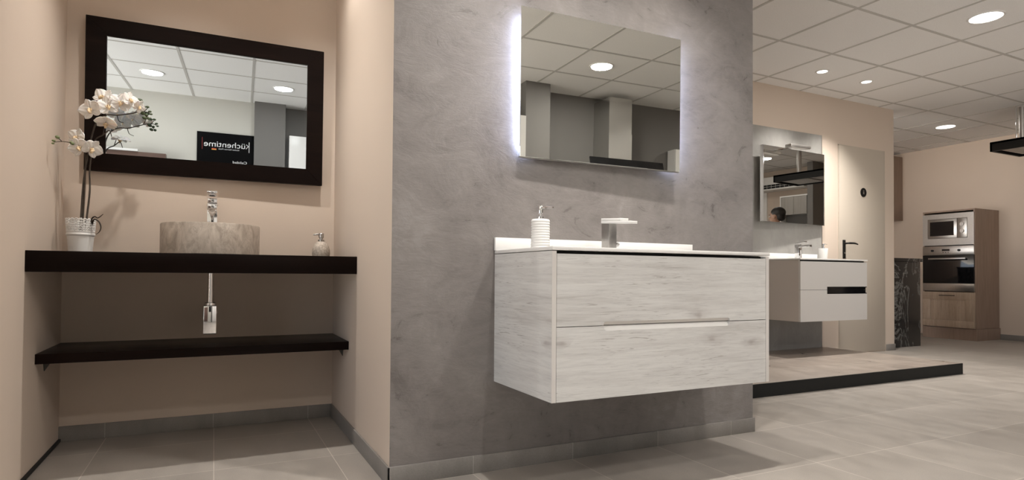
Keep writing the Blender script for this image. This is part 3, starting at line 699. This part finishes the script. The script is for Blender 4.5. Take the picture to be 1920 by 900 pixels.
hb_ = BM(); box(hb_, 4.785, 5.325, wy + .001, wy + .020, .621, .628); box(hb_, 4.785, 5.325, wy + .012, wy + .020, .628, .654); box(hb_, 4.785, 4.793, wy + .001, wy + .012, .628, .654)
t.part('handle', hb_, 'blackglass', d1, label='black recessed handle', smooth=False)
hb_ = BM(); box(hb_, 4.785, 5.325, wy + .001, wy + .020, .676, .683); box(hb_, 4.785, 5.325, wy + .012, wy + .020, .655, .676); box(hb_, 4.785, 4.793, wy + .001, wy + .012, .655, .676)
t.part('handle', hb_, 'blackglass', d2, label='black recessed handle', smooth=False)
t.part('worktop', box(BM(), wx0 - .002, wx1 + .004, wy - .004, 3.94, wz1 + .002, .9265, .0012), 'white', label='thin white basin top')
t.part('splashback', box(BM(), wx0 - .002, 5.225, 3.926, 3.940, .9265, .985, .001), 'white')
t = Thing('basin_mixer', 'small chrome tap on the far white vanity', 'tap', (4.845, 3.84, .9265))
t.part('body', box(BM(), 4.825, 4.868, 3.818, 3.862, .9265, 1.066, .002), 'chrome')
t.part('spout', box(BM(), 4.827, 4.866, 3.71, 3.835, 1.040, 1.060, .002), 'chrome')
t.part('lever', box(BM(), 4.827, 4.866, 3.76, 3.862, 1.074, 1.084, .002, mat4=Matrix.Translation((0, 3.85, 1.07)) @ Matrix.Rotation(R(-7), 4, 'X') @ Matrix.Translation((0, -3.85, -1.07))), 'chrome')
sx, sy = 5.03, 3.72
t = Thing('soap_dispenser', 'small plain white cup-shaped soap dispenser on the far vanity', 'soap dispenser', (sx, sy, .9265))
t.part('bottle', lathe(BM(), [(.030, .9265), (.033, .929), (.041, 1.028), (.040, 1.031), (.012, 1.032), (0, 1.032)], sx, sy, 36), 'ceramic')
pm = t.part('pump', lathe(BM(), [(0, 1.032), (.013, 1.032), (.013, 1.042), (.006, 1.044), (.006, 1.058), (.010, 1.060), (.010, 1.074), (0, 1.075)], sx, sy, 24), 'chrome')
b = BM(); tube(b, [(sx, sy, 1.069), (sx, sy - .02, 1.070), (sx, sy - .036, 1.066)], [.0035, .003, .0025], 8); t.part('nozzle', b, 'chrome', pm)

t = Thing('wall_mirror', 'small chrome-edged mirror on the grey panel over the far vanity', 'mirror', (4.853, 3.883, 1.270), rot=(0, 0, R(3.5)))
t.part('mirror_glass', box(BM(), -.443, .443, -.004, .002, 0, .682), 'mirror_dim', smooth=False)
b = BM(); box(b, -.447, -.443, -.006, .030, -.003, .685); box(b, .443, .447, -.006, .022, -.003, .685); box(b, -.447, .447, -.005, .020, -.004, 0); box(b, -.447, .447, -.005, .020, .682, .686)
t.part('edge_trim', b, 'chrome', smooth=False)
t.part('backing', box(BM(), -.40, .38, .002, .022, .03, .65), 'whitematt', smooth=False)
t = Thing('mirror_lamp', 'flat chrome lamp projecting over the top of the far mirror', 'lamp', (4.81, 3.87, 1.956))
t.part('arm', box(BM(), 4.70, 4.75, 3.74, 3.885, 1.950, 1.960, .001), 'chrome')
hd = t.part('lamp_head', box(BM(), 4.57, 4.83, 3.69, 3.755, 1.925, 1.951, .004), 'satinsteel')
t.part('diffuser', box(BM(), 4.59, 4.81, 3.70, 3.745, 1.922, 1.9255), 'whitematt', hd, smooth=False)

# ------------------------------------------------------------------ kitchen side
ox, oy0, oy1 = 8.33, 4.107, 4.712
t = Thing('oven_cabinet', 'tall brown oak cabinet housing microwave and oven by the right wall', 'cabinet', (8.6, 4.41, 0))
b = BM(); box(b, ox, XE, oy0, oy0 + .018, .145, 1.622); box(b, ox, XE, oy1 - .018, oy1, .145, 1.622); box(b, ox + .02, XE, oy0 + .018, oy1 - .018, .145, .165); box(b, XE - .012, XE, oy0 + .018, oy1 - .018, .165, 1.60)
t.part('carcass', b, 'brownoak', smooth=False)
t.part('top_panel', box(BM(), ox - .002, XE, oy0 - .001, oy1, 1.606, 1.624), 'brownoak', smooth=False)
t.part('plinth', box(BM(), ox - .004, XE, oy0 - .012, oy1 + .01, 0, .143), 'brownoak', smooth=False)
dr = t.part('drawer', box(BM(), ox - .020, ox - .001, oy0 + .002, oy1 - .002, .150, .592, .001), 'lightoak')
b = BM()
for (a0, a1, c0, c1) in ((oy0 + .002, oy1 - .002, .500, .592), (oy0 + .002, oy1 - .002, .150, .235), (oy0 + .002, oy0 + .10, .235, .500), (oy1 - .10, oy1 - .002, .235, .500)):
    box(b, ox - .027, ox - .0195, a0, a1, c0, c1, .001)
t.part('panel_frame', b, 'lightoak', dr)
b = BM(); box(b, ox - .052, ox - .044, 4.32, 4.50, .545, .553, .002); box(b, ox - .046, ox - .026, 4.325, 4.333, .546, .552); box(b, ox - .046, ox - .026, 4.487, 4.495, .546, .552)
t.part('handle', b, 'black', dr)
o_ = Thing('built_in_oven', 'stainless oven with black glass door under the microwave', 'oven', (ox, 4.41, .600))
o_.part('body', box(BM(), ox - .001, ox + .30, oy0 + .022, oy1 - .022, .602, 1.170), 'black', smooth=False)
o_.part('control_panel', box(BM(), ox - .018, ox - .001, oy0 + .006, oy1 - .006, 1.060, 1.172, .001), 'brushed')
for yy in (4.275, 4.585):
    b = BM(); cyl(b, (ox - .018, yy, 1.116), (ox - .036, yy, 1.116), .014, 24); o_.part('knob', b, 'black')
b = BM(); box(b, ox - .0195, ox - .0175, 4.385, 4.475, 1.110, 1.134); o_.part('display', b, 'blackglass', smooth=False)
for yy in (4.40, 4.43, 4.46):
    b = BM(); cyl(b, (ox - .018, yy, 1.092), (ox - .022, yy, 1.092), .005, 14); o_.part('button', b, 'black')
dg = o_.part('door', box(BM(), ox - .020, ox - .001, oy0 + .006, oy1 - .006, .700, 1.056, .001), 'blackglass')
o_.part('door_base', box(BM(), ox - .020, ox - .001, oy0 + .006, oy1 - .006, .602, .699, .001), 'brushed', dg)
b = BM(); box(b, ox - .060, ox - .050, 4.19, 4.62, 1.000, 1.022, .003); box(b, ox - .052, ox - .019, 4.20, 4.215, 1.004, 1.018); box(b, ox - .052, ox - .019, 4.595, 4.61, 1.004, 1.018)
o_.part('handle', b, 'brushed', dg)
o_ = Thing('microwave_oven', 'stainless built-in microwave in the upper cabinet opening', 'microwave', (ox, 4.41, 1.185))
fr = BM()
ya, yb_, za, zb = oy0 + .006, oy1 - .006, 1.183, 1.582
yi0, yi1, zi0, zi1 = 4.185, 4.645, 1.270, 1.520
for (a0, a1, c0, c1) in ((ya, yb_, zi1, zb), (ya, yb_, za, zi0), (ya, yi0, zi0, zi1), (yi1, yb_, zi0, zi1)): box(fr, ox - .016, ox - .001, a0, a1, c0, c1)
o_.part('surround', fr, 'brushed', smooth=False)
o_.part('body', box(BM(), ox - .001, ox + .30, oy0 + .022, oy1 - .022, 1.186, 1.580), 'black', smooth=False)
dd = o_.part('door', box(BM(), ox - .020, ox - .001, 4.300, yi1 - .003, zi0 + .003, zi1 - .003, .002), 'brushed')
o_.part('window', box(BM(), ox - .0215, ox - .0195, 4.335, 4.615, zi0 + .035, zi1 - .035), 'blackglass', dd, smooth=False)
cp = o_.part('control_panel', box(BM(), ox - .018, ox - .001, yi0 + .003, 4.297, zi0 + .003, zi1 - .003, .002), 'brushed')
for zz in (1.355, 1.440):
    b = BM(); cyl(b, (ox - .018, 4.241, zz), (ox - .036, 4.241, zz), .022, 28); box(b, ox - .042, ox - .034, 4.238, 4.244, zz - .019, zz + .019); o_.part('knob', b, 'satinsteel', cp)

t = Thing('marble_counter', 'black marble kitchen peninsula with white veins past the beige wall end', 'counter', (6.9, 4.4, 0))
t.part('base', box(BM(), 6.50, 7.165, 4.085, 4.70, 0, .945, .001), 'marble')
t.part('worktop', box(BM(), 6.50, 7.195, 4.075, 4.72, .947, .984, .001), 'marble')
b = BM(); box(b, 8.515, XE, 5.29, 5.98, 1.585, 2.50)
t = Thing('wall_cabinet', 'brown oak upper cabinet high on the right wall beside the beige wall end', 'cabinet', (8.7, 5.6, 1.585))
t.part('carcass', b, 'brownoak', smooth=False)
b = BM(); box(b, 8.497, 8.514, 5.293, 5.633, 1.588, 2.497, .001); t.part('door', b, 'brownoak')
b = BM(); box(b, 8.497, 8.514, 5.637, 5.977, 1.588, 2.497, .001); t.part('door', b, 'brownoak')

# island hood hanging from the ceiling
hz0, hz1, hX0, hX1, hY0, hY1 = 2.083, 2.180, 7.22, 7.80, 2.10, 3.42
t = Thing('island_hood', 'black rectangular island hood hung from the ceiling on steel tubes', 'range hood', (7.5, 2.76, hz0))
b = BM(); box(b, hX0, hX0 + .02, hY0, hY1, hz0, hz1); box(b, hX1 - .02, hX1, hY0, hY1, hz0, hz1); box(b, hX0, hX1, hY0, hY0 + .02, hz0, hz1); box(b, hX0, hX1, hY1 - .02, hY1, hz0, hz1); box(b, hX0, hX1, hY0, hY1, hz1 - .02, hz1)
t.part('casing', b, 'black', smooth=False)
for k in range(3):
    y0 = hY0 + .06 + k * .41
    b = BM(); box(b, hX0 + .07, hX1 - .07, y0, y0 + .38, hz0 + .014, hz0 + .022)
    for j in range(9): box(b, hX0 + .09 + j * .05, hX0 + .11 + j * .05, y0 + .02, y0 + .36, hz0 + .010, hz0 + .014)
    t.part('filter', b, 'satinsteel', smooth=False)
b = BM(); cyl(b, (7.520, 3.265, hz1), (7.520, 3.265, H), .030, 32); t.part('suspension_tube', b, 'satinsteel')
b = BM(); cyl(b, (7.520, 2.300, hz1), (7.520, 2.300, H), .030, 32); t.part('suspension_tube', b, 'satinsteel')
b = BM(); cyl(b, (7.44, 3.285, hz1), (7.44, 3.285, H), .006, 12); t.part('cable_conduit', b, 'chrome')

# right wall things seen in the small mirror
t = Thing('air_conditioner', 'white ceiling-high air conditioner with dark slots, reflected in the far mirror', 'air conditioner', (8.72, 1.2, 2.20))
b = BM(); box(b, 8.60, XE, .60, 1.72, 2.20, 2.42, .012); t.part('casing', b, 'whitematt')
gr = BM(); box(gr, 8.592, 8.602, .66, 1.60, 2.225, 2.290); g_ = t.part('grille', gr, 'gap', smooth=False)
b = BM()
for j in range(12): box(b, 8.590, 8.593, .69 + j * .078, .693 + j * .078, 2.225, 2.290)
box(b, 8.588, 8.594, .66, 1.60, 2.255, 2.259); t.part('slats', b, 'whitematt', g_, smooth=False)
t = Thing('tall_cabinet', 'tall grey oak two-door cabinet on the right wall, reflected in the far mirror', 'cabinet', (8.7, 1.58, 0))
b = BM(); box(b, 8.56, XE - .022, 1.335, 1.355, 0, 2.07); box(b, 8.56, XE - .022, 1.80, 1.82, 0, 2.07); box(b, 8.56, XE - .022, 1.355, 1.80, 2.05, 2.07); box(b, 8.80, XE - .022, 1.355, 1.80, 0, 2.05); t.part('carcass', b, 'whitematt', smooth=False)
for a0, a1 in ((1.358, 1.576), (1.579, 1.797)):
    t.part('door', box(BM(), 8.545, 8.562, a0, a1, 1.76, 2.045, .001), 'greyoak')
    t.part('door', box(BM(), 8.545, 8.562, a0, a1, .10, 1.60, .001), 'greyoak')
t.part('niche_back', box(BM(), 8.70, 8.71, 1.355, 1.80, 1.60, 1.76), 'greywall', smooth=False)
b = BM(); box(b, 8.50, XE, 1.835, 1.925, 0, H - .003)
struct('wall_post', b, 'greywall', smooth=False)
struct('trim_4', box(BM(), 8.84, XE, .80, .91, 0, 2.20), 'white', smooth=False)

# ------------------------------------------------------------------ things behind the camera, seen in the mirrors
def cabinet(x0, x1, yf, yb2, z1, label):
    t = Thing('tall_cabinet', label, 'cabinet', ((x0 + x1) / 2, yb2, 0), group=None)
    b = BM(); box(b, x0, x1, yb2, yf - .02, .10, z1); box(b, x0 + .01, x1 - .01, yb2, yf - .06, 0, .10); t.part('carcass', b, 'whitematt', smooth=False)
    dr_ = t.part('door', box(BM(), x0 + .002, x1 - .002, yf - .019, yf, .102, z1 - .002, .001), 'white')
    b = BM(); cyl(b, (x1 - .05, yf + .025, 1.0), (x1 - .05, yf + .025, 1.3), .005, 12); cyl(b, (x1 - .05, yf - .001, 1.02), (x1 - .05, yf + .025, 1.02), .004, 10); cyl(b, (x1 - .05, yf - .001, 1.28), (x1 - .05, yf + .025, 1.28), .004, 10)
    t.part('handle', b, 'satinsteel', dr_)
cabinet(.615, 1.238, -.98, -1.21, 2.19, 'white tall cabinet beside the grey pillar, reflected in the framed mirror')
cabinet(1.240, 1.863, -.90, -1.21, 2.215, 'white tall cabinet in the middle of the row behind the camera')
cabinet(1.865, 2.487, -.878, -1.21, 2.215, 'white tall cabinet at left edge of the backlit mirror reflection')
cabinet(4.335, 4.935, -1.0, -1.14, 2.085, 'white tall cabinet right of the chimney hood, reflected in the backlit mirror')
t = Thing('chimney_hood', 'stainless chimney hood with angled black glass front, reflected in the backlit mirror', 'range hood', (3.52, -1.15, 1.45))
t.part('chimney', box(BM(), 3.386, 3.662, -1.15, -.85, 1.55, 2.146), 'hoodsteel', smooth=False)
t.part('chimney_extension', box(BM(), 3.389, 3.659, -1.15, -.853, 2.146, 2.50), 'hoodsteel', smooth=False)
b = BM(); box(b, 3.10, 3.96, -.005, .012, 0, .44, .002, mat4=Matrix.Translation((0, -.62, 1.435)) @ Matrix.Rotation(R(16), 4, 'X'))
t.part('glass_front', b, 'blackglass')
t.part('canopy', box(BM(), 3.13, 3.93, -1.15, -.72, 1.45, 1.56), 'black', smooth=False)
# sign
t = Thing('wall_sign', 'black wall sign with white lettering küchentime, reflected in the framed mirror', 'sign', (-.067, YS, 1.25))
t.part('board', box(BM(), -.365, .231, YS, YS + .012, 1.25, 2.163), 'signblack', smooth=False)
def text(body, x, z, size, mat, width=None, name='lettering', bold=0.0):
    cu = bpy.data.curves.new(name, 'FONT'); cu.body = body; cu.size = size; cu.extrude = .0006; cu.offset = bold
    cu.materials.append(M[mat]); o = bpy.data.objects.new(name, cu); C.objects.link(o); o.parent = t.o
    o.rotation_euler = (R(90), 0, PI); o.location = Vector((x, YS + .0128, z)) - t.loc
    bpy.context.view_layer.update()
    sc_ = width / max(o.dimensions.x, 1e-4) if width else 1
    me = bpy.data.meshes.new_from_object(o.evaluated_get(bpy.context.evaluated_depsgraph_get())); me.name = name
    for v in me.vertices: v.co.x *= sc_
    me.materials.clear(); me.materials.append(M[mat])
    n_ = bpy.data.objects.new(name, me); C.objects.link(n_); n_.parent = t.o; n_.rotation_euler = o.rotation_euler; n_.location = o.location
    bpy.data.objects.remove(o); bpy.data.curves.remove(cu); return n_
text('\u00fcchentime', .143, 2.003, .092, 'textwhite', .430)
b = BM(); box(b, .176, .183, YS + .012, YS + .0135, 1.962, 2.085)
kk = BM()
for (p0, p1) in (((.178, 2.028), (.148, 2.055)), ((.170, 2.033), (.146, 2.003))):
    dxx, dzz = p1[0] - p0[0], p1[1] - p0[1]; L_ = math.hypot(dxx, dzz); nx, nz = -dzz / L_ * .0032, dxx / L_ * .0032
    prism_y(kk, [(p0[0] + nx, p0[1] + nz), (p1[0] + nx, p1[1] + nz), (p1[0] - nx, p1[1] - nz), (p0[0] - nx, p0[1] - nz)], YS + .012, YS + .0135)
merge(b, kk); t.part('letter_k', b, 'textwhite', smooth=False)
text('K\u00fcchen German Made', .075, 1.974, .021, 'textwhite', .215)
text('Calidad', .161, 1.826, .040, 'textwhite', .150)
t.part('red_bar', box(BM(), -.313, -.308, YS + .012, YS + .0132, 1.965, 2.10), 'signred', smooth=False)
fl = t.part('flag_mark', box(BM(), -.213, -.165, YS + .012, YS + .0128, 1.982, 1.990), 'gap', smooth=False)
t.part('flag_stripe', box(BM(), -.213, -.165, YS + .012, YS + .0132, 1.974, 1.982), 'flagred', fl, smooth=False)
t.part('flag_stripe', box(BM(), -.213, -.165, YS + .012, YS + .0132, 1.966, 1.974), 'flaggold', fl, smooth=False)
t = Thing('display_cabinet', 'brown wooden cabinet with bright top strip, reflected at lower left of the framed mirror', 'cabinet', (-1.1, YS, .1))
t.part('carcass', box(BM(), -1.70, -.664, YS, -1.03, .1, 1.866), 'walnut', smooth=False)
t.part('glass_shelf', box(BM(), -1.60, -.925, -1.10, -1.00, 1.868, 1.892), 'white', smooth=False)

# ------------------------------------------------------------------ person outside the frame whose head shows in the far mirror
PXx, PYy = 6.80, 2.43
t = Thing('person', 'person with short black hair in a brown shirt, head reflected in the far mirror', 'person', (PXx, PYy, 0))
def evaluated_copy(o):
    bpy.context.view_layer.update()
    me = bpy.data.meshes.new_from_object(o.evaluated_get(bpy.context.evaluated_depsgraph_get()))
    q = BM(); q.from_mesh(me); bpy.data.objects.remove(o); bpy.data.meshes.remove(me); return q
def skinned(verts, edges, rad, sub=2):
    me = bpy.data.meshes.new('skeleton'); me.from_pydata(verts, edges, []); o = bpy.data.objects.new('skeleton', me); C.objects.link(o)
    o.modifiers.new('skin', 'SKIN')
    for i, r_ in enumerate(rad):
        v = me.skin_vertices[0].data[i]; v.radius = r_ if isinstance(r_, tuple) else (r_, r_); v.use_root = (i == 0)
    s_ = o.modifiers.new('sub', 'SUBSURF'); s_.levels = sub; s_.render_levels = sub
    return evaluated_copy(o)
def fused(bm, voxel):
    """one closed surface out of overlapping pieces"""
    me = bpy.data.meshes.new('pieces'); bm.to_mesh(me); bm.free(); o = bpy.data.objects.new('pieces', me); C.objects.link(o)
    m_ = o.modifiers.new('remesh', 'REMESH'); m_.mode = 'VOXEL'; m_.voxel_size = voxel
    k_ = o.modifiers.new('smooth', 'SMOOTH'); k_.factor = .5; k_.iterations = 2
    return evaluated_copy(o)
def loft(bm, rings, seg=36):
    b = BM(); L_ = []
    for cx, cy, z, rx, ry in rings: L_.append([b.verts.new((cx + rx * math.cos(2 * PI * i / seg), cy + ry * math.sin(2 * PI * i / seg), z)) for i in range(seg)])
    for A, B in zip(L_, L_[1:]):
        for i in range(seg): b.faces.new((A[i], A[(i + 1) % seg], B[(i + 1) % seg], B[i]))
    b.faces.new(list(reversed(L_[0]))); b.faces.new(L_[-1]); bmesh.ops.recalc_face_normals(b, faces=b.faces); merge(bm, b); return bm
V = [(0, 0, .93), (0, 0, 1.10), (0, 0, 1.26), (0, .01, 1.36), (0, .005, 1.44), (0, -.005, 1.49)]
E_ = [(0, 1), (1, 2), (2, 3), (3, 4), (4, 5)]; Rd = [(.12, .09), (.11, .08), (.13, .09), (.11, .07), (.052, .054), (.055, .06)]
def add(pts, rads, at):
    p = at
    for q_, r_ in zip(pts, rads): V.append(q_); Rd.append(r_); E_.append((p, len(V) - 1)); p = len(V) - 1
    return p
for s_ in (-1, 1):
    add([(s_ * .085, 0, .84), (s_ * .095, -.01, .50), (s_ * .10, .01, .10), (s_ * .10, -.04, .05), (s_ * .11, -.12, .035)], [.075, .05, .038, (.038, .032), (.03, .02)], 0)
    e = add([(s_ * .165, 0, 1.355), (s_ * .215, .01, 1.10), (s_ * .225, -.06, .87), (s_ * .225, -.085, .80)], [.045, .038, .027, (.034, .018)], 3)
    for k in range(4):
        add([(s_ * (.247 - .014 * k), -.100 - .006 * k, .755), (s_ * (.245 - .013 * k), -.112, .728 + abs(k - 1.5) * .006), (s_ * (.243 - .012 * k), -.110, .702 + abs(k - 1.5) * .008)], [.009, .008, .007], e)
    add([(s_ * .200, -.115, .79), (s_ * .193, -.135, .765), (s_ * .193, -.142, .742)], [.012, .010, .009], e)
b = skinned(V, E_, Rd)
ellip(b, (0, .008, 1.592), (.076, .094, .082), None, 32, 20); ellip(b, (0, -.030, 1.525), (.058, .066, .070), None, 28, 18)
ellip(b, (0, -.070, 1.478), (.026, .024, .018)); ellip(b, (0, -.101, 1.537), (.011, .020, .013)); ellip(b, (0, -.093, 1.560), (.007, .012, .026))
ellip(b, (0, -.083, 1.583), (.045, .012, .008))
for s_ in (-1, 1): ellip(b, (s_ * .075, .008, 1.553), (.009, .019, .030), Matrix.Rotation(R(-8), 3, 'X'))
body = obj('body', fused(b, .0055), 'skin', t.o, ang=180)
q = BM(); ellip(q, (0, .018, 1.605), (.083, .096, .078), None, 36, 22); ellip(q, (0, .058, 1.555), (.068, .050, .062), None, 28, 18)
o = obj('hair', fused(q, .006), 'hair', t.o, ang=180)
for s_ in (-1, 1):
    q = BM(); ellip(q, (s_ * .029, -.083, 1.562), (.0125, .010, .0075)); ey = obj('eye', q, 'white', t.o)
    q = BM(); ellip(q, (s_ * .029, -.0905, 1.562), (.005, .0035, .005)); obj('pupil', q, 'black', ey)
    q = BM(); ellip(q, (s_ * .030, -.092, 1.583), (.017, .004, .0032)); obj('eyebrow', q, 'hair', t.o)
M['lips'] = plain('lips', (0.36, 0.16, 0.13), 0.5)
q = BM(); ellip(q, (0, -.092, 1.505), (.021, .006, .0055)); obj('mouth', q, 'lips', t.o)
q = BM(); loft(q, [(0, 0, .87, .172, .122), (0, 0, .98, .165, .115), (0, 0, 1.12, .160, .112), (0, 0, 1.26, .185, .122), (0, .005, 1.36, .178, .108), (0, .008, 1.415, .125, .085), (0, .006, 1.445, .070, .072)])
for s_ in (-1, 1): tube(q, [(s_ * .13, .005, 1.375), (s_ * .185, .005, 1.335), (s_ * .212, .008, 1.22), (s_ * .220, .006, 1.12)], [.066, .060, .053, .050], 20)
obj('shirt', fused(q, .008), 'shirt', t.o, ang=180)
q = BM(); loft(q, [(0, 0, .97, .150, .108), (0, .004, .90, .162, .118), (0, .006, .82, .165, .120), (0, .004, .77, .150, .105)])
for s_ in (-1, 1): loft(q, [(s_ * .088, .004, .86, .078, .100), (s_ * .092, 0, .68, .078, .088), (s_ * .096, -.008, .48, .064, .070), (s_ * .099, 0, .28, .060, .064), (s_ * .10, 0, .07, .058, .064)])
obj('trousers', fused(q, .008), 'trouser', t.o, ang=180)
for s_ in (-1, 1):
    q = BM(); ellip(q, (s_ * .107, -.065, .040), (.046, .125, .034)); ellip(q, (s_ * .102, .015, .055), (.042, .055, .048)); box(q, s_ * .105 - .042, s_ * .105 + .042, -.185, .060, 0, .018, .008)
    obj('shoe', fused(q, .006), 'shoe', t.o, ang=180)
